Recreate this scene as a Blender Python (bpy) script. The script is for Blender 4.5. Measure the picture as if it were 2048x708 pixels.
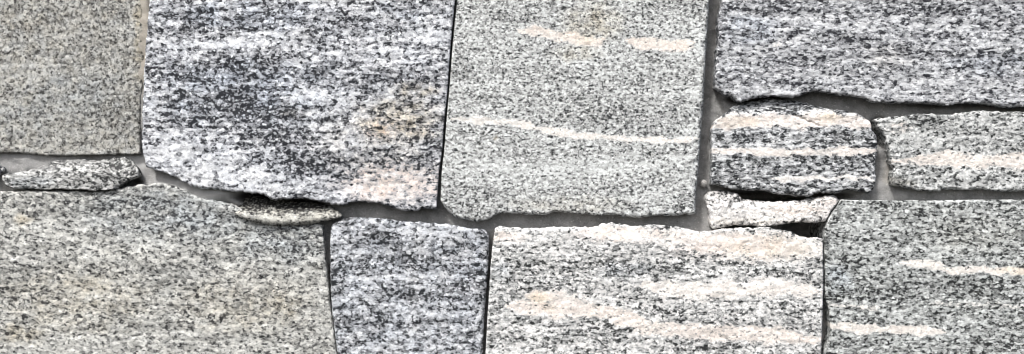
import bpy, math
import numpy as np
from mathutils import Vector

S = bpy.context.scene
for o in list(bpy.data.objects): bpy.data.objects.remove(o)

# ------------------------------------------------------------------ camera, sky, sun, exposure
MM = 0.0005                      # one photograph pixel on the wall face, in metres
ZC = 0.27                        # height of the picture centre above the foot of this piece of wall
DIST = 0.95                      # camera to wall face
cam = bpy.data.cameras.new('camera'); camo = bpy.data.objects.new('camera', cam)
S.collection.objects.link(camo); S.camera = camo
camo.location = (0, -DIST, ZC); camo.rotation_euler = (math.radians(90), 0, 0)
cam.sensor_width = 36; cam.lens = 36 * DIST / (2048 * MM); cam.clip_start = 0.02; cam.clip_end = 500

SUN_EL, SUN_AZ = math.radians(50), math.radians(212)      # azimuth clockwise from +Y
w = bpy.data.worlds.new('World'); S.world = w; w.use_nodes = True
nt = w.node_tree; bg = nt.nodes['Background']
sky = nt.nodes.new('ShaderNodeTexSky'); sky.sky_type = 'NISHITA'; sky.sun_disc = False
sky.sun_elevation = SUN_EL; sky.sun_rotation = SUN_AZ
sky.air_density = 1.0; sky.dust_density = 4.0; sky.ozone_density = 1.0
hs = nt.nodes.new('ShaderNodeHueSaturation'); hs.inputs['Saturation'].default_value = 0.60   # hazy sky
nt.links.new(sky.outputs[0], hs.inputs['Color']); nt.links.new(hs.outputs[0], bg.inputs[0])
bg.inputs[1].default_value = 0.14
sd = bpy.data.lights.new('sun', 'SUN'); sd.energy = 2.5; sd.angle = math.radians(6); sd.color = (1, .98, .955)
so = bpy.data.objects.new('sun', sd); S.collection.objects.link(so)
dv = Vector((math.sin(SUN_AZ) * math.cos(SUN_EL), math.cos(SUN_AZ) * math.cos(SUN_EL), math.sin(SUN_EL)))
so.rotation_euler = dv.to_track_quat('Z', 'Y').to_euler(); so.location = (-.5, -2, 2.4)
S.view_settings.view_transform = 'Standard'; S.view_settings.look = 'None'
S.view_settings.gamma = 1; S.view_settings.use_curve_mapping = False
S.view_settings.exposure = 0.48
S.cycles.filter_width = 1.0

# ------------------------------------------------------------------ numpy noise
_r = np.random.RandomState(7)
_P = _r.permutation(512); _P = np.concatenate([_P, _P, _P]); _G = _r.uniform(0, 2 * math.pi, 512); _GX, _GY = np.cos(_G), np.sin(_G)
def pn(x, y, seed=0):
    x = np.asarray(x, float) + seed * 17.31; y = np.asarray(y, float) + seed * 9.77
    xi = np.floor(x).astype(int); yi = np.floor(y).astype(int); fx = x - xi; fy = y - yi
    u = fx * fx * fx * (fx * (fx * 6 - 15) + 10); v = fy * fy * fy * (fy * (fy * 6 - 15) + 10)
    def g(ax, ay, dx, dy):
        h = _P[(_P[ax & 511] + ay) & 511]
        return _GX[h] * dx + _GY[h] * dy
    a = g(xi, yi, fx, fy); b = g(xi + 1, yi, fx - 1, fy); c = g(xi, yi + 1, fx, fy - 1); d = g(xi + 1, yi + 1, fx - 1, fy - 1)
    return ((a + (b - a) * u) * (1 - v) + (c + (d - c) * u) * v) * 1.5
def fbm(x, y, seed=0, oct=4, gain=.5):
    s = 0; a = 1; f = 1
    for k in range(oct):
        s = s + a * pn(x * f, y * f, seed + k * 3.3); a *= gain; f *= 2.03
    return s
def sm(x, a, b):
    t = np.clip((x - a) / (b - a), 0, 1); return t * t * (3 - 2 * t)

def to_world(px, py, y):
    """a photograph pixel on the wall, at depth y behind the face plane"""
    k = (DIST + y) / DIST
    return (np.asarray(px) - 1024) * MM * k, ZC + (354 - np.asarray(py)) * MM * k

# ------------------------------------------------------------------ materials
def rgb(c): return (c[0], c[1], c[2], 1)
class NT:
    def __init__(s, name):
        s.m = bpy.data.materials.new(name); s.m.use_nodes = True; s.t = s.m.node_tree; s.n = s.t.nodes
        s.b = s.n['Principled BSDF']
    def put(s, sock, v):
        if isinstance(v, bpy.types.NodeSocket): s.t.links.new(v, sock)
        elif v is not None: sock.default_value = v
    def math(s, op, a, b=None, c=None, clamp=False):
        n = s.n.new('ShaderNodeMath'); n.operation = op; n.use_clamp = clamp
        for i, v in enumerate((a, b, c)):
            if v is not None: s.put(n.inputs[i], v)
        return n.outputs[0]
    def vmul(s, v, k, add=None):
        n = s.n.new('ShaderNodeVectorMath'); n.operation = 'MULTIPLY_ADD'
        s.put(n.inputs[0], v); n.inputs[1].default_value = k; s.put(n.inputs[2], add if add is not None else (0, 0, 0)); return n.outputs[0]
    def noise(s, v, scale, detail=2, rough=.5, color=False):
        n = s.n.new('ShaderNodeTexNoise'); s.put(n.inputs['Vector'], v)
        n.inputs['Scale'].default_value = scale; n.inputs['Detail'].default_value = detail; n.inputs['Roughness'].default_value = rough
        return n.outputs['Color'] if color else n.outputs['Fac']
    def vor(s, v, scale, rnd=1):
        n = s.n.new('ShaderNodeTexVoronoi'); s.put(n.inputs['Vector'], v); n.inputs['Scale'].default_value = scale
        n.inputs['Randomness'].default_value = rnd; return n
    def mix(s, f, a, b, blend='MIX'):
        n = s.n.new('ShaderNodeMix'); n.data_type = 'RGBA'; n.blend_type = blend
        s.put(n.inputs[0], f); s.put(n.inputs[6], a); s.put(n.inputs[7], b); return n.outputs[2]
    def rng(s, v, a, b, c=0, d=1, smooth=False):
        n = s.n.new('ShaderNodeMapRange'); n.interpolation_type = 'SMOOTHSTEP' if smooth else 'LINEAR'
        s.put(n.inputs[0], v); n.inputs[1].default_value = a; n.inputs[2].default_value = b; n.inputs[3].default_value = c; n.inputs[4].default_value = d
        return n.outputs[0]

MORTAR_RGB = (.27, .262, .25)
def mat_gneiss(seed, dark=.42, stretch=.55, grain=2.0, band=.5, angle=0, white=(.80, .79, .77), grey=(.46, .47, .47), blk=(.035, .04, .047), clump=1.0, contrast=1.0):
    """banded speckled gneiss: crystal cells, each picking its mineral from clustered noise; 'mineral' attribute carries veins and stains"""
    q = NT('gneiss')
    tc = q.n.new('ShaderNodeTexCoord')
    mp = q.n.new('ShaderNodeMapping'); mp.inputs['Rotation'].default_value = (0, math.radians(angle), 0)
    mp.inputs['Scale'].default_value = (1000, 1000, 1000); mp.inputs['Location'].default_value = (seed * 311.0, seed * 97.0, seed * 203.0)
    q.put(mp.inputs['Vector'], tc.outputs['Object']); p = mp.outputs[0]
    at = q.n.new('ShaderNodeAttribute'); at.attribute_name = 'mineral'
    sp = q.n.new('ShaderNodeSeparateColor'); q.put(sp.inputs[0], at.outputs['Color'])
    V, PK, OC, SMR = sp.outputs[0], sp.outputs[1], sp.outputs[2], at.outputs['Alpha']
    at2 = q.n.new('ShaderNodeAttribute'); at2.attribute_name = 'tint'
    sp2 = q.n.new('ShaderNodeSeparateColor'); q.put(sp2.inputs[0], at2.outputs['Color']); COOL, VEIN = sp2.outputs[0], sp2.outputs[1]
    # slightly warped, foliation-stretched space in millimetres
    wn = q.noise(p, .45, 2, .55, True)
    ps = q.vmul(p, (min(1, stretch + .10), 1, 1))
    pw = q.vmul(wn, (1.8, 1.8, 1.8), ps)
    v1 = q.vor(pw, 1 / (grain * .76))
    c1 = q.n.new('ShaderNodeSeparateColor'); q.put(c1.inputs[0], v1.outputs['Color'])
    pos = v1.outputs['Position']
    n1 = q.noise(q.vmul(pos, (.82, .82, 1)), .33 / clump, 2.3, .58)                      # clusters of mica
    nb = q.noise(q.vmul(pw, (.18, .18, 1)), .18, 3.5, .62)           # foliation bands
    nl = q.noise(q.vmul(pw, (.35, .35, 1)), .035, 2, .5)           # broad variation
    nf = q.noise(pw, 1.1, 2, .6)                                   # sub-grain
    m = q.math('MULTIPLY_ADD', q.math('SUBTRACT', nb, .5), band * 1.7, q.math('MULTIPLY', q.math('SUBTRACT', n1, .5), 1.7))
    m = q.math('MULTIPLY_ADD', q.math('SUBTRACT', nl, .5), .26, m)
    m = q.math('MULTIPLY_ADD', q.math('SUBTRACT', c1.outputs[0], .5), .22, m)
    m = q.math('MULTIPLY_ADD', q.math('SUBTRACT', nf, .5), .36, m)
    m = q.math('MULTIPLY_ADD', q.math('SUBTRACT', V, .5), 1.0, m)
    v3 = q.vor(q.vmul(pw, (.8, 1, 1)), .30 / clump); c3 = q.n.new('ShaderNodeSeparateColor'); q.put(c3.inputs[0], v3.outputs['Color'])
    m = q.math('MULTIPLY_ADD', q.math('SUBTRACT', c3.outputs[0], .5), .17, m)                # coarser crystal clumps
    m = q.math('ADD', m, .5 - (dark - .5) * .62)
    # mineral ramp
    cr = q.n.new('ShaderNodeValToRGB'); q.put(cr.inputs[0], m); e = cr.color_ramp
    cw = .066 / contrast
    g2 = tuple((g * .45 + b * .55) for g, b in zip(grey, blk))
    for i, (t, c) in enumerate(((.5 - 2.2 * cw, blk), (.5 - .6 * cw, g2), (.5 + 1.0 * cw, grey), (.5 + 3.2 * cw, tuple(.45 * g + .55 * k for g, k in zip(grey, white))), (.5 + 6.0 * cw, white))):
        el = e.elements[i] if i < 2 else e.elements.new(t)
        el.position = min(max(t, 0), 1); el.color = rgb(c)
    col = cr.outputs[0]
    lightmask = q.rng(m, .5, .62)
    # crystal to crystal variation of the pale minerals
    jit = q.rng(q.math('ADD', q.math('MULTIPLY', c1.outputs[1], .6), q.math('MULTIPLY', nf, .4)), .05, .85, .68, 1.06)
    col = q.mix(1, col, q.mix(1, (1, 1, 1, 1), jit, 'MULTIPLY'), 'MULTIPLY')
    dk = q.math('MULTIPLY', q.math('GREATER_THAN', c1.outputs[2], .72), q.rng(c1.outputs[1], 0, 1, .25, .9))
    col = q.mix(q.math('MULTIPLY', dk, q.rng(m, .5, .30), clamp=True), col, rgb(grey))       # pale crystals inside the mica
    # isolated dark specks inside pale areas
    v2 = q.vor(q.vmul(p, (.85, 1, 1)), .28)
    c2 = q.n.new('ShaderNodeSeparateColor'); q.put(c2.inputs[0], v2.outputs['Color'])
    sp_m = q.math('MULTIPLY', q.math('LESS_THAN', q.math('ADD', v2.outputs['Distance'], q.math('MULTIPLY', nf, .25)), .36), q.math('LESS_THAN', c2.outputs[1], .13))
    sp_m = q.math('MULTIPLY', sp_m, .8)
    col = q.mix(sp_m, col, rgb((.09, .095, .1)))
    # pink feldspar veins, iron stains, cool quartz
    pkj = q.math('MULTIPLY', PK, q.rng(q.noise(pw, .14, 2, .6), .3, .7, .25, 1.15), clamp=True)
    col = q.mix(q.math('MULTIPLY', pkj, lightmask, clamp=True), col, q.mix(1, col, rgb((1.02, .87, .79)), 'MULTIPLY'))
    vr = q.math('MULTIPLY_ADD', q.math('SUBTRACT', n1, .5), 1.9, VEIN)
    vr = q.math('MULTIPLY_ADD', q.math('SUBTRACT', c1.outputs[0], .5), .45, vr)
    vj = q.math('MULTIPLY', q.rng(vr, .20, .70), q.rng(c1.outputs[2], 0, 1, .45, .95), clamp=True)
    vj = q.math('MULTIPLY', vj, q.rng(VEIN, .02, .25))
    vc = q.mix(PK, rgb((.84, .825, .79)), q.mix(q.rng(q.noise(pw, .11, 2, .6), .35, .65), rgb((.86, .80, .74)), rgb((.84, .755, .69))))
    vc = q.mix(1, vc, q.mix(q.rng(q.math('ADD', q.math('MULTIPLY', nf, .5), q.math('MULTIPLY', c1.outputs[1], .5)), .2, .75), rgb((.72, .71, .70)), rgb((1.04, 1.04, 1.04))), 'MULTIPLY')
    col = q.mix(vj, col, vc)
    ocj = q.math('MULTIPLY', OC, q.rng(q.noise(pw, .09, 3, .65), .32, .68, .2, 1.2), clamp=True)
    col = q.mix(ocj, col, q.mix(1, col, rgb((.92, .81, .63)), 'MULTIPLY'))
    col = q.mix(q.math('MULTIPLY', COOL, q.rng(q.noise(pw, .06, 2, .5), .35, .65, .3, 1.0), clamp=True), col, q.mix(1, col, rgb((.90, .955, 1.03)), 'MULTIPLY'))
    # cement film on the flanks
    sj = q.math('MULTIPLY', SMR, q.rng(q.noise(p, .12, 3, .6), .3, .6, .55, 1.1), clamp=True)
    col = q.mix(sj, col, rgb((.24, .24, .237)))
    q.put(q.b.inputs['Base Color'], col)
    q.put(q.b.inputs['Roughness'], q.rng(c1.outputs[2], 0, 1, .38, .85))
    q.b.inputs['Specular IOR Level'].default_value = .25
    # relief of the crystals
    h = q.math('MULTIPLY_ADD', v1.outputs['Distance'], -.30, q.math('MULTIPLY', q.noise(p, .9, 3, .65), .9))
    h = q.math('MULTIPLY_ADD', c1.outputs[1], .35, h)
    bp = q.n.new('ShaderNodeBump'); bp.inputs['Strength'].default_value = .40; bp.inputs['Distance'].default_value = .0007
    q.put(bp.inputs['Height'], h); q.put(q.b.inputs['Normal'], bp.outputs[0])
    return q.m

def mat_mortar():
    q = NT('cement_mortar')
    tc = q.n.new('ShaderNodeTexCoord'); p = q.vmul(tc.outputs['Object'], (1000, 1000, 1000))
    at = q.n.new('ShaderNodeAttribute'); at.attribute_name = 'mineral'
    sp = q.n.new('ShaderNodeSeparateColor'); q.put(sp.inputs[0], at.outputs['Color'])
    n = q.noise(p, .11, 5, .68); n2 = q.noise(p, .9, 3, .7)
    col = q.mix(q.rng(n, .3, .7), rgb((.165, .166, .164)), rgb((.30, .298, .292)))
    col = q.mix(1, col, q.mix(q.rng(n2, .3, .7), rgb((.72, .72, .72)), rgb((1.18, 1.18, 1.18))), 'MULTIPLY')
    v = q.vor(p, .55); c = q.n.new('ShaderNodeSeparateColor'); q.put(c.inputs[0], v.outputs['Color'])
    sand = q.math('MULTIPLY', q.math('LESS_THAN', v.outputs['Distance'], .30), q.math('LESS_THAN', c.outputs[0], .22))
    col = q.mix(q.math('MULTIPLY', sand, .7), col, q.mix(q.math('GREATER_THAN', c.outputs[1], .55), rgb((.10, .095, .09)), rgb((.5, .49, .46))))
    col = q.mix(sp.outputs[0], col, rgb((.46, .46, .455)))          # lighter grey patches
    col = q.mix(sp.outputs[2], col, rgb((.42, .38, .31)))          # sandy tan pointing
    q.put(q.b.inputs['Base Color'], col); q.b.inputs['Roughness'].default_value = .9
    bp = q.n.new('ShaderNodeBump'); bp.inputs['Strength'].default_value = .8; bp.inputs['Distance'].default_value = .001
    q.put(bp.inputs['Height'], q.math('MULTIPLY_ADD', n2, .7, q.noise(p, .25, 3, .6))); q.put(q.b.inputs['Normal'], bp.outputs[0])
    return q.m

# ------------------------------------------------------------------ the wall
wall = bpy.data.objects.new('stone_masonry', None); S.collection.objects.link(wall); wall.location = (0, 0.1, 0)
wall.empty_display_size = .1
wall['label'] = 'masonry of roughly squared grey banded gneiss blocks set in recessed grey mortar'
wall['category'] = 'stone wall'

def mesh_obj(name, verts, quads, mat, colors=None, tris=None, parent=wall, smooth=True, tint=None, ngon=None):
    me = bpy.data.meshes.new(name)
    verts = np.asarray(verts, float).copy(); off = np.array(parent.matrix_world.translation if parent is not wall else wall.location)
    verts = verts - off
    nq = len(quads); ng = 0 if ngon is None else len(ngon)
    me.vertices.add(len(verts)); me.vertices.foreach_set('co', verts.ravel())
    li = np.concatenate([np.asarray(quads).ravel()] + ([np.asarray(ngon)] if ng else []))
    me.loops.add(len(li)); me.loops.foreach_set('vertex_index', li.astype(np.int32))
    me.polygons.add(nq + (1 if ng else 0))
    ls = np.arange(nq) * 4
    if ng: ls = np.concatenate([ls, [nq * 4]])
    me.polygons.foreach_set('loop_start', ls.astype(np.int32))
    me.polygons.foreach_set('use_smooth', np.full(len(ls), smooth))
    me.update(calc_edges=True); me.validate()
    for nm, cc in (('mineral', colors), ('tint', tint)):
        if cc is not None:
            a = me.attributes.new(nm, 'FLOAT_COLOR', 'POINT'); a.data.foreach_set('color', np.asarray(cc, np.float32).ravel())
    me.materials.append(mat)
    o = bpy.data.objects.new(name, me); S.collection.objects.link(o); o.parent = parent
    return o

def resample(pts, n, rough, seed):
    p = np.array(pts, float)
    # smooth polyline: Catmull-Rom through the traced points
    q = np.vstack([2 * p[0] - p[1], p, 2 * p[-1] - p[-2]]); out = []
    for i in range(1, len(q) - 2):
        t = np.linspace(0, 1, 14, endpoint=False)[:, None]; a, b, c, d = q[i - 1], q[i], q[i + 1], q[i + 2]
        L = max(np.linalg.norm(c - b), 1e-6)
        # limit tangents on uneven spacing
        ta = (c - a) / max(np.linalg.norm(c - a), 1e-6) * L; tb = (d - b) / max(np.linalg.norm(d - b), 1e-6) * L
        h1 = 2 * t**3 - 3 * t**2 + 1; h2 = t**3 - 2 * t**2 + t; h3 = -2 * t**3 + 3 * t**2; h4 = t**3 - t**2
        out.append(h1 * b + h2 * ta * .8 + h3 * c + h4 * tb * .8)
    out.append(p[-1:]); q = np.vstack(out)
    s = np.concatenate([[0], np.cumsum(np.linalg.norm(np.diff(q, axis=0), axis=1))])
    u = np.linspace(0, s[-1], n); r = np.stack([np.interp(u, s, q[:, 0]), np.interp(u, s, q[:, 1])], 1)
    tg = np.gradient(r, axis=0); tg /= np.maximum(np.linalg.norm(tg, axis=1, keepdims=True), 1e-9)
    nrm = np.stack([-tg[:, 1], tg[:, 0]], 1)
    k = np.minimum(1, np.minimum(u, s[-1] - u) / 10)[:, None]
    amp = (fbm(u / 11, u * 0 + seed, seed, 4, .72))[:, None] * rough * 1.1
    return r + nrm * amp * k, s[-1]

def seg_dist(X, Y, pts):
    """distance to a polyline and position along it (0..1)"""
    P = np.array(pts, float); best = np.full(X.shape, 1e9); tt = np.zeros(X.shape)
    L = np.concatenate([[0], np.cumsum(np.linalg.norm(np.diff(P, axis=0), axis=1))])
    for i in range(len(P) - 1):
        a, b = P[i], P[i + 1]; d = b - a; l2 = max((d ** 2).sum(), 1e-9)
        t = np.clip(((X - a[0]) * d[0] + (Y - a[1]) * d[1]) / l2, 0, 1)
        dd = np.hypot(X - a[0] - t * d[0], Y - a[1] - t * d[1])
        k = dd < best; best = np.where(k, dd, best); tt = np.where(k, (L[i] + t * np.sqrt(l2)) / L[-1], tt)
    return best, tt

STEP = 2.7       # mesh spacing in photograph pixels (1.35 mm)
def stone(name, seed, top, right, bottom, left, front=0, mat={}, feats=(), rough=(1.5, 1.5, 1.5, 1.5), rnd=(5, 5, 5, 5), tilt=(0, 0), und=1.0, back=70, side_smear=(0, 0, 0, 0), bulge=0, label=None, shape=None, step=STEP, lumps=.42):
    """front in mm (+ = proud of the face plane); sides ordered top, right, bottom, left; rnd in pixels"""
    P = [np.array(s, float) for s in (top, right, bottom, left)]
    le = lambda p: np.linalg.norm(np.diff(p, axis=0), axis=1).sum()
    nu = int(max(le(P[0]), le(P[2])) / step) + 2; nv = int(max(le(P[1]), le(P[3])) / step) + 2
    T, _ = resample(top, nu, rough[0], seed + 1); R, _ = resample(right, nv, rough[1], seed + 2)
    B, _ = resample(bottom, nu, rough[2], seed + 3); Lf, _ = resample(left, nv, rough[3], seed + 4)
    # shared corners
    for a, i, b, j in ((T, 0, Lf, 0), (T, -1, R, 0), (B, 0, Lf, -1), (B, -1, R, -1)):
        c = (a[i] + b[j]) / 2; a[i] = c; b[j] = c
    u = np.linspace(0, 1, nu)[None, :, None]; v = np.linspace(0, 1, nv)[:, None, None]
    G = (1 - v) * T[None] + v * B[None] + (1 - u) * Lf[:, None] + u * R[:, None] \
        - ((1 - u) * (1 - v) * T[0] + u * (1 - v) * T[-1] + (1 - u) * v * B[0] + u * v * B[-1])
    X, Y = G[..., 0], G[..., 1]
    # relief in mm
    cx, cy = X.mean(), Y.mean()
    H = np.full(X.shape, float(front)) + tilt[0] * (X - cx) / 100 + tilt[1] * (Y - cy) / 100
    H += und * (fbm(X / 150, Y / 110, seed, 3) * 1.3 + fbm(X / 34, Y / 22, seed + 5, 3) * .45)
    H += lumps * fbm(X / 7, Y / 5.5, seed + 9, 3, .6) * .55
    H -= lumps * 1.7 * np.maximum(0, pn(X / 12, Y / 8, seed + 13) - .42) / .3      # plucked crystals
    H += lumps * .9 * np.maximum(0, pn(X / 15, Y / 9, seed + 17) - .40) / .3
    if shape is not None: H += shape(X, Y)
    dmin = np.full(X.shape, 1e9)
    for side, (E, r) in enumerate(zip((T, R, B, Lf), rnd)):
        w_ = int(26 * 2.7 / step); sl = [slice(None), slice(None)]
        if side == 0: sl[0] = slice(0, w_)
        if side == 2: sl[0] = slice(-w_, None)
        if side == 1: sl[1] = slice(-w_, None)
        if side == 3: sl[1] = slice(0, w_)
        sl = tuple(sl); xs, ys = X[sl], Y[sl]
        d = np.full(xs.size, 1e9)
        for k in range(0, len(E), 60):
            e = E[k:k + 61]
            d = np.minimum(d, np.min(np.hypot(xs.ravel()[:, None] - e[None, :, 0], ys.ravel()[:, None] - e[None, :, 1]), axis=1))
        d = d.reshape(xs.shape); dmin[sl] = np.minimum(dmin[sl], d)
        rr = r * .75 * (1 + .9 * fbm(xs / 18, ys / 18, seed + 20 + side, 4, .6)); rr = np.maximum(rr, 1.2)
        t = np.clip(1 - d / rr, 0, 1)
        H[sl] -= rr * .42 * (1 - np.sqrt(np.maximum(1 - t * t, 0)))
    # minerals, plus shade painted on the lens sliver
    V = np.full(X.shape, .5); PK = np.zeros(X.shape); OC = np.zeros(X.shape); CO = np.zeros(X.shape); VE = np.zeros(X.shape); SM = np.zeros(X.shape)
    wx = X + fbm(X / 30, Y / 14, seed + 40, 3) * 9; wy = Y + fbm(X / 30, Y / 12, seed + 44, 3) * 5
    for f in feats:
        kind = f[0]
        if kind == 'vein':                       # ('vein', points, half width, strength, pink)
            d, t = seg_dist(wx, wy, f[1]); wd = f[2] * (1 + .45 * fbm(X / 45, Y / 45, seed + 50, 2)) * np.clip(np.minimum(t, 1 - t) * 7 + .35, 0, 1)
            k = 1 - sm(d, wd * .55, wd * 1.25); VE = np.maximum(VE, k * f[3]); V += k * .30 * f[3]; PK = np.maximum(PK, k * f[4])
        elif kind == 'band':                     # ('band', points, half width, dV): lighter or darker streak
            d, t = seg_dist(wx, wy, f[1]); k = (1 - sm(d, 0, f[2] * 1.5)) * np.clip(np.minimum(t, 1 - t) * 5 + .3, 0, 1); V += k * f[3]
        elif kind == 'spot':
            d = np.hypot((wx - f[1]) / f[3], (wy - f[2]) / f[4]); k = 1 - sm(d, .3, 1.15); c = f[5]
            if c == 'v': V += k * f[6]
            if c == 'pink': PK = np.maximum(PK, k * f[6])
            if c == 'ochre': OC = np.maximum(OC, k * f[6])
            if c == 'cool': CO = np.maximum(CO, k * f[6])
            if c == 'smear': SM = np.maximum(SM, k * f[6])
            if c == 'vein': VE = np.maximum(VE, k * f[6]); V += k * .2
        elif kind == 'all':
            if f[1] == 'cool': CO = np.maximum(CO, f[2])
            if f[1] == 'ochre': OC = np.maximum(OC, f[2])
            if f[1] == 'pink': PK = np.maximum(PK, f[2])
            if f[1] == 'v': V += f[2]
        elif kind == 'crack':
            d, t = seg_dist(X + fbm(X / 9, Y / 9, seed + 60, 2) * 2, Y + fbm(X / 9, Y / 9, seed + 61, 2) * 2, f[1]); H -= f[3] * (1 - sm(d, 0, f[2]))
    idx = np.arange(nu * nv).reshape(nv, nu)
    quads = np.stack([idx[:-1, :-1], idx[1:, :-1], idx[1:, 1:], idx[:-1, 1:]], -1).reshape(-1, 4)
    yw = -H / 1000; xw, zw = to_world(X, Y, yw)
    verts = [np.stack([xw, yw, zw], -1).reshape(-1, 3)]
    A = [np.stack([V, PK, OC, SM], -1).reshape(-1, 4)]; A2 = [np.stack([CO, VE, CO * 0, CO * 0 + 1], -1).reshape(-1, 4)]
    # flanks
    loop = np.concatenate([idx[0, :-1], idx[:-1, -1], idx[-1, :0:-1], idx[:0:-1, 0]])
    ls = np.concatenate([np.full(nu - 1, 0), np.full(nv - 1, 1), np.full(nu - 1, 2), np.full(nv - 1, 3)])
    bx, by = X.ravel()[loop], Y.ravel()[loop]; bh = H.ravel()[loop]
    tx = np.roll(bx, -3) - np.roll(bx, 3); ty = np.roll(by, -3) - np.roll(by, 3); tl = np.maximum(np.hypot(tx, ty), 1e-6)
    nx, ny = ty / tl, -tx / tl                     # outward for this winding (pixel y runs down)
    smear = np.array(side_smear, float)[ls]; rgh = np.array(rough, float)[ls]
    s = np.concatenate([[0], np.cumsum(np.hypot(np.diff(bx), np.diff(by)))])
    prev = loop; base = nu * nv
    dep = [1.5, 3.5, 6.5, 11, 18, 28, 45, back]
    x0, z0 = to_world(bx, by, -bh / 1000); va, a1, a2 = A[0][loop], A[0][loop], A2[0][loop]
    for k, dd in enumerate(dep):
        off = (-.35 * dd ** .8 + fbm(s / 16, s * 0 + dd / 7, seed + 70, 3) * (.35 + rgh * .55) * min(1, dd / 5)) * .5      # mm, into the block
        y2 = (-bh + dd) / 1000
        xx = x0 + nx * off / 1000; zz = z0 - ny * off / 1000
        verts.append(np.stack([xx, y2, zz], 1))
        c = a1.copy(); c[:, 3] = np.maximum(c[:, 3], smear * min(1, (k + 1) / 2)); A.append(c); A2.append(a2)
        cur = base + np.arange(len(loop)); base += len(loop)
        quads = np.vstack([quads, np.stack([prev, np.roll(prev, -1), np.roll(cur, -1), cur], 1)])
        prev = cur
    m = mat_gneiss(seed, **mat)
    o = mesh_obj(name, np.vstack(verts), quads, m, np.vstack(A), tint=np.vstack(A2), ngon=prev[::-1])
    if label: o['label'] = label
    return o

# 1 plain fine-grained block, upper left
stone('stone', 1, top=[(-700, -262), (0, -258), (280, -262)], right=[(280, -262), (281, -100), (283, 0), (286, 60), (287, 110), (284, 170), (281, 230), (281, 308)],
      bottom=[(-700, 306), (-100, 304), (0, 305), (40, 306), (70, 309), (100, 311), (200, 310), (240, 309), (260, 309), (281, 308)], left=[(-700, -262), (-696, 0), (-700, 306)],
      front=-3, rnd=(4, 4, 3, 4), rough=(1, .8, .8, 1), und=.8,
      mat=dict(dark=0.42, stretch=.95, grain=2.3, band=.2, white=(.60, .615, .605), grey=(.36, .372, .367), blk=(0.050, 0.050, 0.050), contrast=.8),
      feats=[('all', 'ochre', .38), ('spot', 60, 140, 90, 40, 'v', .07), ('spot', 190, 110, 80, 30, 'v', -.06), ('spot', 230, 230, 60, 40, 'v', -.06), ('spot', 90, 60, 70, 30, 'v', -.06), ('spot', 200, 30, 60, 30, 'ochre', .5), ('spot', 40, 270, 80, 30, 'v', .05), ('spot', 60, 40, 120, 60, 'ochre', .5), ('spot', 282, 60, 26, 260, 'ochre', .75), ('spot', 150, 190, 120, 60, 'cool', .7), ('spot', 130, 300, 170, 16, 'v', .10), ('spot', 60, 230, 90, 50, 'cool', .5)],
      label='plain fine-speckled beige-grey block filling the upper left corner')
# 2 large white and black clouded block
stone('stone', 2, top=[(308, -190), (600, -186), (924, -190)], right=[(924, -190), (917, -80), (910, 0), (904, 60), (899, 120), (895, 180), (889, 240), (884, 300), (878, 345), (873, 418)],
      bottom=[(293, 334), (312, 340), (330, 346), (358, 358), (380, 371), (400, 377), (425, 378), (450, 382), (470, 384), (488, 384), (505, 387), (530, 391), (544, 400), (560, 399), (600, 398), (625, 400), (645, 405), (665, 409), (690, 411), (700, 405), (720, 403), (740, 404), (765, 409), (785, 416), (800, 420), (830, 422), (845, 418), (873, 418)],
      left=[(308, -190), (304, -80), (299, 0), (295, 50), (292, 85), (288, 150), (285, 230), (284, 280), (287, 310), (293, 334)],
      front=6, rnd=(4, 1.6, 6, 5), rough=(1, .3, 1.6, 1.2), und=1.1, side_smear=(0, .3, .3, 0),
      mat=dict(dark=0.46, stretch=.68, grain=2.2, band=.52, white=(.83, .84, .85), grey=(.45, .46, .48), blk=(0.021, 0.023, 0.028), clump=1.25),
      feats=[('all', 'cool', .4), ('spot', 470, 195, 130, 60, 'v', -.15), ('spot', 560, 255, 100, 55, 'v', -.14), ('band', [(300, 60), (420, 64), (560, 56)], 8, -.10), ('band', [(640, 55), (760, 60), (890, 52)], 8, -.08), ('band', [(300, 195), (380, 200)], 7, -.1), ('band', [(620, 240), (720, 246)], 10, -.10), ('band', [(300, 150), (400, 155), (520, 150)], 9, -.12), ('band', [(600, 160), (700, 165), (870, 160)], 9, -.10), ('band', [(320, 262), (420, 270), (500, 262)], 10, .10), ('spot', 390, 235, 90, 35, 'v', -.13), ('spot', 425, 35, 110, 30, 'v', -.12), ('spot', 545, 25, 70, 30, 'v', -.10), ('spot', 625, 90, 90, 18, 'v', -.10),
             ('spot', 610, 335, 85, 32, 'v', -.18), ('spot', 480, 130, 150, 14, 'v', -.08), ('band', [(310, 88), (420, 92), (560, 86), (640, 82)], 13, .13), ('band', [(560, 190), (680, 196), (780, 200)], 12, .14), ('band', [(520, 100), (700, 105), (890, 110)], 18, .07),
             ('spot', 410, 325, 180, 42, 'v', .14), ('spot', 480, 365, 170, 30, 'v', .16), ('spot', 330, 300, 60, 30, 'v', .12), ('spot', 770, 380, 130, 42, 'v', .22), ('spot', 690, 285, 60, 22, 'v', .12), ('spot', 860, 60, 60, 60, 'v', .08),
             ('spot', 795, 245, 120, 62, 'ochre', .9), ('spot', 830, 180, 60, 22, 'ochre', .7), ('spot', 600, 225, 40, 14, 'ochre', .4), ('spot', 790, 365, 150, 60, 'pink', .95), ('spot', 780, 370, 120, 45, 'ochre', .22), ('spot', 760, 290, 170, 90, 'ochre', .3), ('spot', 760, 260, 40, 30, 'pink', .7), ('spot', 480, 190, 260, 110, 'cool', 1), ('spot', 500, 30, 200, 50, 'cool', 1), ('spot', 820, 20, 80, 30, 'cool', .9)],
      label='large white block with black clouded patches and a rusty stain near its right edge')
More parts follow.
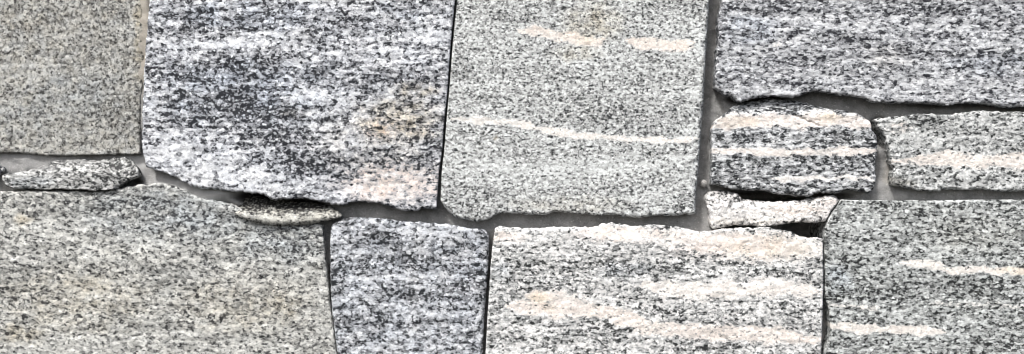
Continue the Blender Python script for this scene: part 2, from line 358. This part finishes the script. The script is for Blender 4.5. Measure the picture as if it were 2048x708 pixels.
# 3 even salt-and-pepper block with one thin pale vein
stone('stone', 3, top=[(926, -150), (1200, -146), (1430, -150)], right=[(1430, -150), (1424, -60), (1419, 0), (1412, 100), (1407, 200), (1402, 260), (1397, 330), (1392, 385), (1391, 428)],
      bottom=[(881, 402), (888, 412), (897, 424), (905, 431), (920, 437), (935, 440), (950, 443), (968, 442), (982, 436), (996, 427), (1020, 427), (1055, 430), (1090, 429), (1110, 425), (1130, 425), (1160, 429), (1190, 430), (1225, 430), (1250, 434), (1270, 435), (1300, 434), (1320, 431), (1350, 431), (1391, 428)],
      left=[(926, -150), (920, -70), (914, 0), (908, 60), (903, 120), (898.5, 180), (893, 240), (888.5, 300), (883.5, 345), (881, 402)],
      front=4, rnd=(4, 11, 8, 1.6), rough=(1, .25, 1.6, .3), und=.7, side_smear=(0, .95, .3, .3),
      mat=dict(dark=0.36, stretch=.68, grain=1.7, band=.16, white=(.775, .805, .795), grey=(.445, .455, .45), blk=(0.034, 0.037, 0.038), clump=.75, contrast=.95),
      feats=[('vein', [(895, 236), (960, 241), (1030, 246), (1080, 258), (1150, 270), (1250, 277), (1330, 281), (1398, 279)], 6, .95, .35), ('vein', [(1255, 84), (1300, 88), (1345, 90), (1385, 88)], 13, .85, 1.0),
             ('vein', [(1035, 62), (1090, 66), (1140, 76), (1205, 84)], 11, .7, .9), ('spot', 1185, 45, 70, 48, 'ochre', .65), ('spot', 1150, 105, 60, 20, 'ochre', .45), ('band', [(1190, 145), (1300, 149)], 8, .09), ('band', [(985, 238), (1040, 245)], 8, .1),
             ('band', [(888, 322), (1000, 338), (1120, 345), (1260, 338), (1395, 326)], 16, .08), ('band', [(905, 190), (1050, 200), (1200, 196)], 9, -.06), ('band', [(930, 30), (1040, 34), (1130, 30)], 10, -.05), ('band', [(1060, 310), (1200, 312), (1390, 306)], 7, -.06), ('band', [(900, 385), (1050, 380), (1300, 384)], 9, -.05), ('spot', 1080, 350, 200, 40, 'v', .03), ('spot', 1230, 330, 160, 30, 'v', .05), ('spot', 1010, 120, 90, 60, 'v', .03), ('spot', 1200, 215, 180, 50, 'v', -.03), ('spot', 950, 400, 70, 40, 'v', -.04), ('band', [(1395, 40), (1392, 200), (1382, 380)], 9, .10), ('spot', 1140, 410, 150, 22, 'ochre', .3), ('spot', 992, 278, 5, 6, 'ochre', 1.0)],
      label='evenly salt-and-pepper speckled grey block crossed by one thin cream vein')
# 4 bluish dark banded block, upper right
stone('stone', 4, top=[(1452, -200), (1800, -196), (2760, -200)], right=[(2760, -200), (2756, 0), (2760, 216)],
      bottom=[(1436, 181), (1450, 189), (1464, 194), (1472, 203), (1480, 205), (1500, 200), (1515, 197), (1545, 193), (1570, 195), (1590, 195), (1605, 190), (1622, 184), (1650, 184), (1680, 190), (1705, 193), (1730, 198), (1745, 204), (1770, 205), (1800, 207), (1815, 206), (1840, 207), (1870, 208), (1895, 210), (1920, 207), (1965, 207), (1985, 210), (2000, 214), (2030, 216), (2048, 213), (2200, 212), (2760, 216)],
      left=[(1452, -200), (1448, -90), (1445, 0), (1441, 12), (1437, 40), (1437, 85), (1434, 98), (1432, 130), (1430, 160), (1431, 173), (1436, 181)],
      front=6, rnd=(4, 4, 9, 7), rough=(1, 1, 1.9, 1.6), und=1.0,
      mat=dict(dark=0.47, stretch=.50, grain=2.0, band=.40, white=(.75, .76, .77), grey=(.42, .43, .445), blk=(0.024, 0.025, 0.030), clump=1.05),
      feats=[('all', 'cool', .2), ('band', [(1445, 92), (1560, 96), (1700, 90)], 9, .10), ('band', [(1620, 125), (1760, 122), (1900, 128)], 9, .11), ('band', [(1700, 60), (1820, 58), (1960, 62)], 8, .09), ('band', [(1450, 150), (1600, 148), (1720, 156)], 7, .10), ('band', [(1480, 35), (1600, 38), (1700, 34)], 7, .08), ('band', [(1800, 165), (1920, 160), (2060, 168)], 9, .10), ('band', [(1500, 70), (1620, 66), (1740, 72)], 6, -.08), ('band', [(1760, 100), (1880, 110), (2020, 106)], 6, -.08), ('band', [(1880, 90), (1960, 93), (2060, 92)], 10, .14), ('band', [(1450, 183), (1560, 180), (1600, 186)], 12, .12), ('spot', 1553, 88, 14, 11, 'vein', .55), ('spot', 1480, 125, 50, 18, 'v', .1), ('spot', 1790, 15, 110, 20, 'v', -.04), ('spot', 1560, 15, 100, 22, 'v', -.06), ('spot', 1610, 165, 60, 20, 'v', -.08),
             ('spot', 1700, 185, 120, 18, 'v', .05), ('spot', 1800, 120, 200, 40, 'v', -.02), ('spot', 1980, 130, 120, 30, 'cool', .9), ('spot', 1500, 60, 80, 40, 'cool', 1), ('spot', 1880, 190, 150, 22, 'v', .05), ('spot', 1780, 110, 60, 30, 'ochre', .2)],
      label='bluish grey block with fine black horizontal streaks filling the upper right corner')
# 5 dark block with thick pink veins
stone('stone', 5, top=[(1470, 210), (1485, 206), (1500, 204), (1530, 198), (1560, 198), (1600, 203), (1640, 214), (1665, 219), (1690, 221), (1710, 226), (1725, 234), (1740, 242)],
      right=[(1740, 242), (1744, 258), (1752, 272), (1754, 290), (1754, 308), (1751, 315), (1750, 340), (1751, 360), (1748, 374), (1743, 384)],
      bottom=[(1422, 371), (1440, 372), (1460, 378), (1480, 380), (1505, 381), (1520, 380), (1550, 388), (1580, 391), (1600, 393), (1620, 392), (1635, 387), (1655, 386), (1680, 385), (1695, 380), (1715, 382), (1735, 386), (1743, 384)],
      left=[(1470, 210), (1460, 217), (1450, 227), (1440, 234), (1430, 241), (1427, 252), (1423, 260), (1423, 290), (1423, 330), (1422, 371)],
      front=3, rnd=(13, 7, 8, 3), rough=(1.6, 1.4, 1.6, .5), und=1.0, step=2.2,
      shape=lambda X, Y: -9 * (1 - sm(Y, 196, 232)),
      mat=dict(dark=0.53, stretch=.50, grain=1.7, band=.45, white=(.78, .79, .79), grey=(.42, .43, .435), blk=(0.020, 0.022, 0.024), contrast=1.1),
      feats=[('vein', [(1424, 252), (1470, 243), (1530, 240), (1600, 243), (1660, 238), (1742, 250)], 15, .95, .85), ('vein', [(1421, 300), (1500, 303), (1560, 305), (1650, 303), (1756, 302)], 7, .9, .7), ('vein', [(1545, 357), (1640, 357), (1700, 356), (1754, 358)], 5, .75, .4), ('spot', 1660, 235, 35, 14, 'ochre', .55), ('spot', 1480, 245, 50, 14, 'ochre', .35),
             ('band', [(1430, 345), (1540, 348)], 8, .08), ('crack', [(1585, 230), (1612, 240), (1640, 252)], 3, 2.2), ('all', 'cool', .25)],
      label='small dark block with two pink-white veins running right across it')
# 6 grey block with a broad pink vein at the right margin
stone('stone', 6, top=[(1748, 238), (1775, 234), (1800, 233), (1820, 230), (1840, 228), (1860, 228), (1890, 229), (1910, 228), (1930, 224), (1965, 221), (2000, 223), (2048, 224), (2180, 222), (2755, 225)], right=[(2755, 225), (2751, 300), (2755, 384)],
      bottom=[(1782, 371), (1800, 374), (1820, 377), (1840, 381), (1860, 383), (1875, 382), (1895, 379), (1925, 380), (1945, 379), (1970, 378), (1985, 383), (2020, 383), (2048, 383), (2180, 380), (2755, 384)],
      left=[(1748, 238), (1756, 255), (1766, 270), (1772, 288), (1775, 305), (1779, 322), (1785, 338), (1783, 355), (1782, 371)],
      front=3, rnd=(7, 4, 8, 12), rough=(1.6, 1, 1.6, 1.6), und=1.0, step=2.3,
      mat=dict(dark=0.41, stretch=.60, grain=2.0, band=.35, white=(.75, .76, .75), grey=(.44, .455, .45), blk=(0.028, 0.030, 0.030)),
      feats=[('vein', [(1785, 322), (1850, 320), (1900, 317), (1960, 324), (2060, 322), (2755, 326)], 15, .72, .75), ('spot', 1800, 255, 30, 12, 'pink', .7), ('spot', 1830, 275, 60, 18, 'v', .12), ('spot', 1940, 240, 50, 12, 'v', .1), ('spot', 1790, 360, 40, 14, 'v', -.2), ('spot', 1790, 365, 45, 14, 'ochre', .4), ('spot', 1850, 240, 60, 10, 'v', -.1), ('spot', 1900, 350, 160, 18, 'v', -.03)],
      label='grey speckled block with one broad pale pink vein, against the right margin')
# 7 narrow pale wedge
stone('stone', 7, top=[(1411, 388), (1425, 381), (1440, 381), (1460, 383), (1475, 388), (1486, 397), (1510, 401), (1540, 403), (1560, 403), (1600, 400), (1620, 396), (1645, 392), (1665, 390), (1671, 393), (1679, 400)],
      right=[(1679, 400), (1672, 410), (1661, 425), (1654, 436), (1651, 442)],
      bottom=[(1425, 458), (1445, 455), (1470, 451), (1500, 451), (1530, 454), (1550, 451), (1580, 446), (1610, 445), (1635, 446), (1651, 442)],
      left=[(1411, 388), (1409, 396), (1412, 410), (1417, 425), (1418, 444), (1425, 458)],
      front=3, rnd=(16, 4, 8, 9), rough=(1.4, .8, 1.2, .8), und=1.0, step=1.9,
      shape=lambda X, Y: -5 * (1 - sm(Y - (X - 1540) * -.02, 385, 418)),
      mat=dict(dark=0.27, stretch=.75, grain=1.9, band=.35, white=(.83, .81, .785), grey=(.48, .475, .465), blk=(0.039, 0.039, 0.039)),
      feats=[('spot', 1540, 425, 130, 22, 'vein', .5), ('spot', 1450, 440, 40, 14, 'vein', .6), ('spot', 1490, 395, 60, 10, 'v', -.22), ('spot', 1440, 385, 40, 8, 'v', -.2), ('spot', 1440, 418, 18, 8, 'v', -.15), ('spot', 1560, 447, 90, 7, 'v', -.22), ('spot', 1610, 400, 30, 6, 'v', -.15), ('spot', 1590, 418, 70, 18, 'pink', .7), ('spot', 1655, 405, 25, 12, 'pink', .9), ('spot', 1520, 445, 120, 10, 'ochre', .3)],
      label='narrow pale wedge stone squeezed under the pink-veined dark block')
# 8 greenish grey block, lower right
stone('stone', 8, top=[(1682, 399), (1700, 400), (1760, 400), (1800, 401), (1830, 400), (1860, 401), (1900, 400), (2048, 399), (2760, 401)], right=[(2760, 401), (2756, 600), (2760, 850)], bottom=[(1646, 852), (1900, 848), (2760, 850)],
      left=[(1682, 399), (1675, 410), (1664, 425), (1656, 440), (1650, 460), (1649, 500), (1650, 560), (1650.5, 598), (1655, 611), (1659, 625), (1661, 660), (1657, 680), (1652, 690), (1648, 708), (1644, 780), (1646, 852)],
      front=4, rnd=(5, 4, 4, 4), rough=(.8, 1, 1, .8), und=.8,
      mat=dict(dark=0.47, stretch=.56, grain=2.0, band=.38, white=(.70, .725, .715), grey=(.39, .408, .40), blk=(0.025, 0.027, 0.027), clump=1.0),
      feats=[('vein', [(1800, 526), (1860, 530), (1900, 539), (1960, 541), (2060, 542), (2200, 545)], 8, .85, .5), ('spot', 2030, 541, 50, 10, 'ochre', .6), ('vein', [(1655, 650), (1720, 656), (1790, 660), (1850, 662), (1900, 666)], 9, .9, .55), ('band', [(1840, 664), (1930, 668)], 10, .12), ('vein', [(1650, 608), (1700, 612), (1760, 618)], 5, .5, .3), ('band', [(1740, 622), (1860, 640), (1980, 645)], 9, .10), ('vein', [(1860, 606), (1950, 609), (2060, 612)], 5, .35, .1),
             ('band', [(1660, 500), (1800, 505), (1950, 500)], 8, .08), ('spot', 1720, 440, 100, 30, 'v', .03), ('spot', 1900, 570, 150, 24, 'v', -.05), ('spot', 1760, 585, 110, 20, 'v', -.05), ('spot', 1675, 560, 35, 35, 'cool', .9), ('spot', 1950, 470, 120, 40, 'ochre', .2), ('spot', 1700, 690, 80, 16, 'v', -.08)],
      label='greenish grey block with two thin pinkish veins in the lower right corner')
# 9 pale block with cream and pink streaks
stone('stone', 9, top=[(990, 456), (1002, 452), (1020, 455), (1060, 456), (1090, 455), (1130, 453), (1160, 454), (1185, 454), (1200, 449), (1225, 446), (1240, 449), (1255, 451), (1280, 451), (1300, 449), (1320, 451), (1345, 453), (1370, 455), (1384, 461), (1420, 462), (1440, 458), (1465, 457), (1490, 455), (1510, 456), (1535, 455), (1560, 459), (1580, 463), (1592, 469), (1612, 475), (1635, 476), (1646, 478)],
      right=[(1646, 478), (1647, 560), (1646, 600), (1645, 640), (1643, 708), (1640, 780), (1641, 852)], bottom=[(966, 852), (1300, 848), (1641, 852)], left=[(990, 456), (984, 500), (980, 550), (977, 600), (974, 650), (971, 708), (968, 780), (966, 852)],
      front=5, rnd=(7, 2.5, 4, 4), rough=(1.8, .25, 1, .4), und=1.4,
      mat=dict(dark=0.35, stretch=.60, grain=1.9, band=.42, white=(.86, .85, .835), grey=(.46, .47, .465), blk=(0.028, 0.030, 0.030)),
      feats=[('band', [(990, 465), (1200, 462), (1400, 478), (1640, 500)], 16, .14), ('spot', 1540, 495, 150, 38, 'vein', .62), ('spot', 1400, 475, 110, 28, 'vein', .55), ('spot', 1230, 465, 90, 18, 'vein', .5), ('spot', 1020, 470, 50, 14, 'vein', .45), ('spot', 1540, 495, 140, 30, 'ochre', .3), ('spot', 1250, 468, 130, 20, 'pink', .8), ('spot', 1480, 490, 180, 40, 'pink', .7), ('spot', 1010, 475, 50, 14, 'pink', .7), ('spot', 1380, 475, 90, 20, 'pink', .6),
             ('band', [(1000, 525), (1200, 530), (1400, 545)], 20, -.10), ('band', [(1380, 515), (1480, 530), (1640, 560)], 12, -.13), ('band', [(1000, 565), (1120, 575)], 12, -.06),
             ('vein', [(1290, 570), (1360, 582), (1440, 580), (1570, 574), (1640, 585)], 17, .7, .35), ('vein', [(1060, 590), (1100, 592), (1160, 606)], 14, .65, .6), ('vein', [(1015, 612), (1080, 618), (1160, 618), (1220, 628), (1290, 652), (1370, 662), (1440, 668), (1540, 668), (1640, 680)], 17, .68, .75),
             ('spot', 1080, 596, 30, 16, 'ochre', .6), ('spot', 1100, 615, 30, 10, 'ochre', .5), ('spot', 1590, 615, 90, 16, 'v', -.14), ('spot', 1310, 622, 60, 12, 'v', -.16), ('spot', 1180, 665, 140, 18, 'v', -.07), ('spot', 1410, 695, 120, 12, 'v', -.12), ('band', [(970, 700), (1050, 706)], 9, .14), ('spot', 1550, 700, 90, 10, 'v', .08), ('spot', 1000, 545, 30, 30, 'cool', .5), ('spot', 1250, 540, 60, 20, 'cool', .6), ('spot', 1560, 510, 45, 10, 'v', -.08)],
      label='wide pale block with cream top edge and pink streaks, bottom row')
# 10 coarse black and white block
stone('stone', 10, top=[(662, 456), (668, 446), (690, 437), (720, 434), (740, 436), (765, 437), (790, 440), (820, 443), (860, 445), (890, 448), (920, 452), (935, 456), (955, 457), (968, 459), (978, 468)], right=[(978, 468), (978, 500), (975, 550), (971, 600), (968, 650), (965, 708), (961, 780), (959, 852)], bottom=[(690, 852), (820, 849), (959, 852)],
      left=[(662, 456), (660.5, 490), (661, 530), (661, 560), (663, 600), (665, 630), (668, 650), (671, 680), (676, 708), (684, 780), (690, 852)],
      front=3, rnd=(8, 11, 4, 5), rough=(1.4, .5, 1, .7), und=1.0, tilt=(-.4, 0), side_smear=(.2, .25, 0, 0),
      mat=dict(dark=0.49, stretch=.66, grain=2.2, band=.40, white=(.77, .78, .79), grey=(.42, .43, .445), blk=(0.023, 0.025, 0.028), clump=1.2),
      feats=[('all', 'cool', .6), ('spot', 870, 466, 90, 26, 'v', .2), ('band', [(670, 505), (740, 508), (800, 500)], 8, .10), ('band', [(800, 630), (880, 625), (965, 632)], 9, .10), ('spot', 680, 460, 40, 24, 'v', .08), ('spot', 750, 475, 60, 18, 'v', -.1), ('band', [(665, 530), (760, 535), (860, 528)], 14, -.10), ('band', [(760, 590), (880, 592), (960, 586)], 12, -.12), ('band', [(665, 562), (760, 560), (960, 556)], 9, .10), ('spot', 700, 645, 50, 14, 'v', -.12), ('spot', 690, 600, 40, 20, 'v', .1), ('spot', 830, 660, 100, 16, 'v', .1), ('spot', 960, 520, 20, 60, 'cool', 1), ('spot', 730, 690, 80, 12, 'v', .05)],
      label='coarse black-and-white speckled square block in the middle of the bottom row')
# 11 big beige-grey block
stone('stone', 11, top=[(-700, 386), (-100, 384), (0, 383), (60, 381), (150, 382), (200, 382), (240, 376), (285, 368), (320, 366), (345, 370), (365, 377), (385, 388), (410, 397), (440, 402), (465, 408), (500, 426), (540, 436), (600, 442), (646, 448)], right=[(646, 448), (649, 480), (651, 510), (654, 540), (657, 570), (660, 600), (664, 630), (667, 650), (670, 680), (675, 708), (683, 780), (688, 852)], bottom=[(-700, 852), (200, 848), (688, 852)], left=[(-700, 386), (-696, 600), (-700, 852)],
      front=-1, rnd=(10, 6, 4, 4), rough=(1.4, .7, 1, 1), und=1.6, tilt=(.15, 0),
      mat=dict(dark=0.39, stretch=.62, grain=2.1, band=.25, angle=-6, white=(.72, .725, .695), grey=(.43, .438, .42), blk=(0.040, 0.041, 0.043), contrast=.85),
      feats=[('all', 'ochre', .10), ('spot', 600, 480, 150, 45, 'v', -.10), ('spot', 420, 430, 160, 34, 'v', -.08), ('spot', 250, 400, 140, 24, 'v', -.06), ('spot', 480, 520, 130, 40, 'v', -.04), ('spot', 360, 430, 260, 70, 'cool', 1), ('spot', 560, 480, 130, 60, 'cool', 1),
             ('spot', 48, 440, 30, 16, 'ochre', .75), ('spot', 40, 670, 60, 30, 'ochre', .7), ('spot', 150, 600, 220, 90, 'ochre', .45), ('spot', 480, 610, 200, 80, 'ochre', .4), ('spot', 560, 610, 70, 40, 'ochre', .6), ('band', [(0, 690), (80, 700), (200, 690)], 9, .10), ('band', [(280, 672), (420, 662), (520, 650)], 12, .07), ('spot', 170, 650, 40, 14, 'v', -.08), ('spot', 200, 480, 180, 60, 'v', .03)],
      label='big dull beige-grey block with faint yellowish patches in the lower left corner')
# 12 lens-shaped sliver
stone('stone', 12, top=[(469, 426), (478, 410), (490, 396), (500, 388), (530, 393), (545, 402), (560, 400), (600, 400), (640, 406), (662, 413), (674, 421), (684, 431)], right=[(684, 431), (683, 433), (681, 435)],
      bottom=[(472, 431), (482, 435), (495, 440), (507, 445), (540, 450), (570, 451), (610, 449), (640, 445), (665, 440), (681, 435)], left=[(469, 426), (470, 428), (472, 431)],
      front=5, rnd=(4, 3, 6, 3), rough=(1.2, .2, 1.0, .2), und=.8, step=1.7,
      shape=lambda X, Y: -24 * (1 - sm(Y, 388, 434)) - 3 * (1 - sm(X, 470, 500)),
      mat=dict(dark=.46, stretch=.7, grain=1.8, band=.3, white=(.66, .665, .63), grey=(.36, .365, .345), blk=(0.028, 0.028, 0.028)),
      feats=[('spot', 580, 441, 110, 9, 'v', .2), ('spot', 520, 438, 50, 8, 'v', .16), ('spot', 560, 404, 130, 24, 'v', -.34), ('spot', 500, 405, 40, 22, 'v', -.3), ('spot', 610, 416, 70, 10, 'v', -.2), ('all', 'ochre', .22)],  # upper dark spots paint in the overhang's shade, along with dirt and lichen
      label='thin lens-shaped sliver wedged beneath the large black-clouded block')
# 13 flat slab
stone('stone', 13, top=[(4, 350), (20, 346), (50, 342), (75, 335), (98, 326), (115, 321), (160, 318), (200, 321), (215, 318), (235, 315), (250, 314), (262, 318)], right=[(262, 318), (272, 330), (278, 344), (276, 353), (266, 358), (254, 363), (245, 371), (233, 379)],
      bottom=[(12, 372), (35, 378), (60, 378), (90, 380), (105, 378), (140, 379), (165, 380), (185, 382), (233, 379)], left=[(4, 350), (5, 360), (12, 372)],
      front=2, rnd=(9, 10, 4, 5), rough=(1.2, 1.2, 1.2, .8), und=.9, step=2.0, side_smear=(.4, 0, 0, 0),
      shape=lambda X, Y: -7 * (1 - sm(Y, 315, 352)),
      mat=dict(dark=0.47, stretch=.62, grain=1.9, band=.3, angle=-8, white=(.66, .665, .65), grey=(.39, .395, .385), blk=(0.028, 0.030, 0.030)),
      feats=[('band', [(5, 355), (60, 362), (110, 362)], 8, .2), ('spot', 240, 337, 55, 24, 'v', -.18), ('spot', 60, 372, 60, 6, 'v', -.1), ('band', [(150, 375), (230, 376)], 6, .12), ('spot', 60, 335, 60, 10, 'smear', .8), ('spot', 150, 322, 60, 6, 'smear', .6), ('spot', 60, 365, 60, 14, 'cool', .7)],
      label='thin flat slab lying under the plain upper left block')
# 14 neighbour whose tip just enters the frame
stone('stone', 14, top=[(-700, 322), (-120, 320), (-20, 326), (2, 331)], right=[(2, 331), (8, 337), (7, 343), (1, 347)], bottom=[(-700, 374), (-120, 372), (-30, 366), (1, 347)], left=[(-700, 322), (-697, 348), (-700, 374)],
      front=-2, rnd=(4, 5, 4, 4), rough=(1, .8, 1, 1), mat=dict(dark=0.55, stretch=.6, grain=1.9, white=(.6, .6, .58)), label='dark tip of a stone just entering at the left margin')

# ------------------------------------------------------------------ mortar bed
def mortar():
    st = 4.6
    xs = np.arange(-730, 2800, st); ys = np.arange(-290, 876, st)
    X, Y = np.meshgrid(xs, ys); D = np.full(X.shape, 11.5)         # mm behind the face plane
    def dent(cx, cy, rx, ry, val):
        nonlocal D
        k = 1 - sm(np.hypot((X - cx) / rx, (Y - cy) / ry), .45, 1.1); D = D * (1 - k) + val * k
    dent(150, 330, 240, 45, 9); dent(385, 380, 130, 34, 2.5); dent(288, 100, 22, 230, 3.2); dent(672, 690, 22, 40, 4.5)
    dent(900, 200, 30, 200, 22); dent(655, 590, 14, 70, 24); dent(655, 480, 16, 40, 14); dent(977, 600, 22, 130, 20)
    dent(1420, 180, 34, 280, 17); dent(1410, 420, 40, 60, 13); dent(1765, 340, 30, 40, 13); dent(1765, 385, 60, 26, 9); dent(1756, 265, 22, 34, 30)
    dent(1560, 392, 150, 14, 60); dent(1610, 458, 70, 26, 60); dent(1480, 456, 60, 12, 40); dent(1650, 540, 16, 66, 34); dent(1652, 650, 22, 52, 17); dent(1662, 425, 20, 25, 45)
    dent(580, 394, 115, 18, 55); dent(140, 382, 130, 10, 24); dent(262, 366, 26, 10, 26); dent(1500, 200, 60, 10, 26); dent(1930, 208, 140, 9, 18); dent(1440, 90, 8, 110, 20)
    D += fbm(X / 60, Y / 45, 31, 4) * 1.8 + fbm(X / 16, Y / 13, 36, 4, .6) * .8 + 1.3 * np.maximum(0, pn(X / 14, Y / 14, 88) - .3)
    y = D / 1000; xw, zw = to_world(X, Y, y); nv, nu = X.shape
    # patches
    L = np.zeros(X.shape); T = np.zeros(X.shape)
    def patch(A, cx, cy, rx, ry, s): return np.maximum(A, s * (1 - sm(np.hypot((X - cx) / rx, (Y - cy) / ry) + .3 * fbm(X / 30, Y / 30, 77, 3), .4, 1.1)))
    L = patch(L, 385, 380, 130, 34, .75); L = patch(L, 60, 320, 130, 26, .3); L = patch(L, 280, 335, 30, 30, .8); L = patch(L, 1775, 385, 70, 30, .2); L = patch(L, 1770, 335, 22, 34, .1); L = patch(L, 1398, 440, 40, 26, .15); L = patch(L, 1010, 440, 60, 20, .2)
    T = patch(T, 288, 60, 20, 170, .6); T = patch(T, 675, 695, 20, 30, .6); T = patch(T, 1777, 345, 14, 30, .25)
    idx = np.arange(nu * nv).reshape(nv, nu)
    quads = np.stack([idx[:-1, :-1], idx[1:, :-1], idx[1:, 1:], idx[:-1, 1:]], -1).reshape(-1, 4)
    f = np.stack([xw, y, zw], -1).reshape(-1, 3)
    loop = np.concatenate([idx[0, :-1], idx[:-1, -1], idx[-1, :0:-1], idx[:0:-1, 0]])
    bk = f[loop].copy(); bk[:, 1] = .20; cur = nu * nv + np.arange(len(loop))
    quads = np.vstack([quads, np.stack([loop, np.roll(loop, -1), np.roll(cur, -1), cur], 1)])
    C = np.zeros((len(f) + len(bk), 4)); C[:len(f), 0] = L.ravel(); C[:len(f), 2] = T.ravel(); C[:, 3] = 1
    return mesh_obj('mortar', np.vstack([f, bk]), quads, mat_mortar(), C, ngon=cur[::-1])
mo = mortar(); mo['label'] = 'recessed grey cement mortar filling the joints between the stones'

# a little pebble caught in the upright joint
def pebble(px, py, rx, ry, depth, seed):
    th = np.linspace(0, math.pi, 13)[1:-1]; ph = np.linspace(0, 2 * math.pi, 20, endpoint=False)
    TH, PH = np.meshgrid(th, ph, indexing='ij'); r = 1 + .22 * fbm(PH * 1.1 + 3, TH * 1.6, seed, 3) * np.sin(TH)
    x0, z0 = to_world(px, py, depth / 1000)
    x = x0 + rx * MM * r * np.sin(TH) * np.cos(PH); y = depth / 1000 + .9 * rx * MM * r * np.sin(TH) * np.sin(PH); z = z0 + ry * MM * r * np.cos(TH)
    v = np.vstack([np.stack([x, y, z], -1).reshape(-1, 3), [[x0, depth / 1000, z0 + ry * MM]], [[x0, depth / 1000, z0 - ry * MM]]])
    n, m = len(th), len(ph); q = []
    for i in range(n - 1):
        for j in range(m): q.append((i * m + j, (i + 1) * m + j, (i + 1) * m + (j + 1) % m, i * m + (j + 1) % m))
    tl = n * m
    me = bpy.data.meshes.new('pebble'); fs = q + [(tl, j, (j + 1) % m) for j in range(m)] + [(tl + 1, (n - 1) * m + (j + 1) % m, (n - 1) * m + j) for j in range(m)]
    me.from_pydata([tuple(k) for k in (v - np.array(wall.location))], [], fs)
    for p_ in me.polygons: p_.use_smooth = True
    me.materials.append(PEB); o = bpy.data.objects.new('pebble', me); S.collection.objects.link(o); o.parent = mo
    return o
q = NT('pebble_stone'); tc = q.n.new('ShaderNodeTexCoord'); n_ = q.noise(tc.outputs['Object'], 600, 3, .7)
q.put(q.b.inputs['Base Color'], q.mix(q.rng(n_, .35, .65), rgb((.14, .135, .13)), rgb((.5, .49, .47)))); q.b.inputs['Roughness'].default_value = .8; PEB = q.m
pebble(1407, 367, 7, 8, 9, 3)
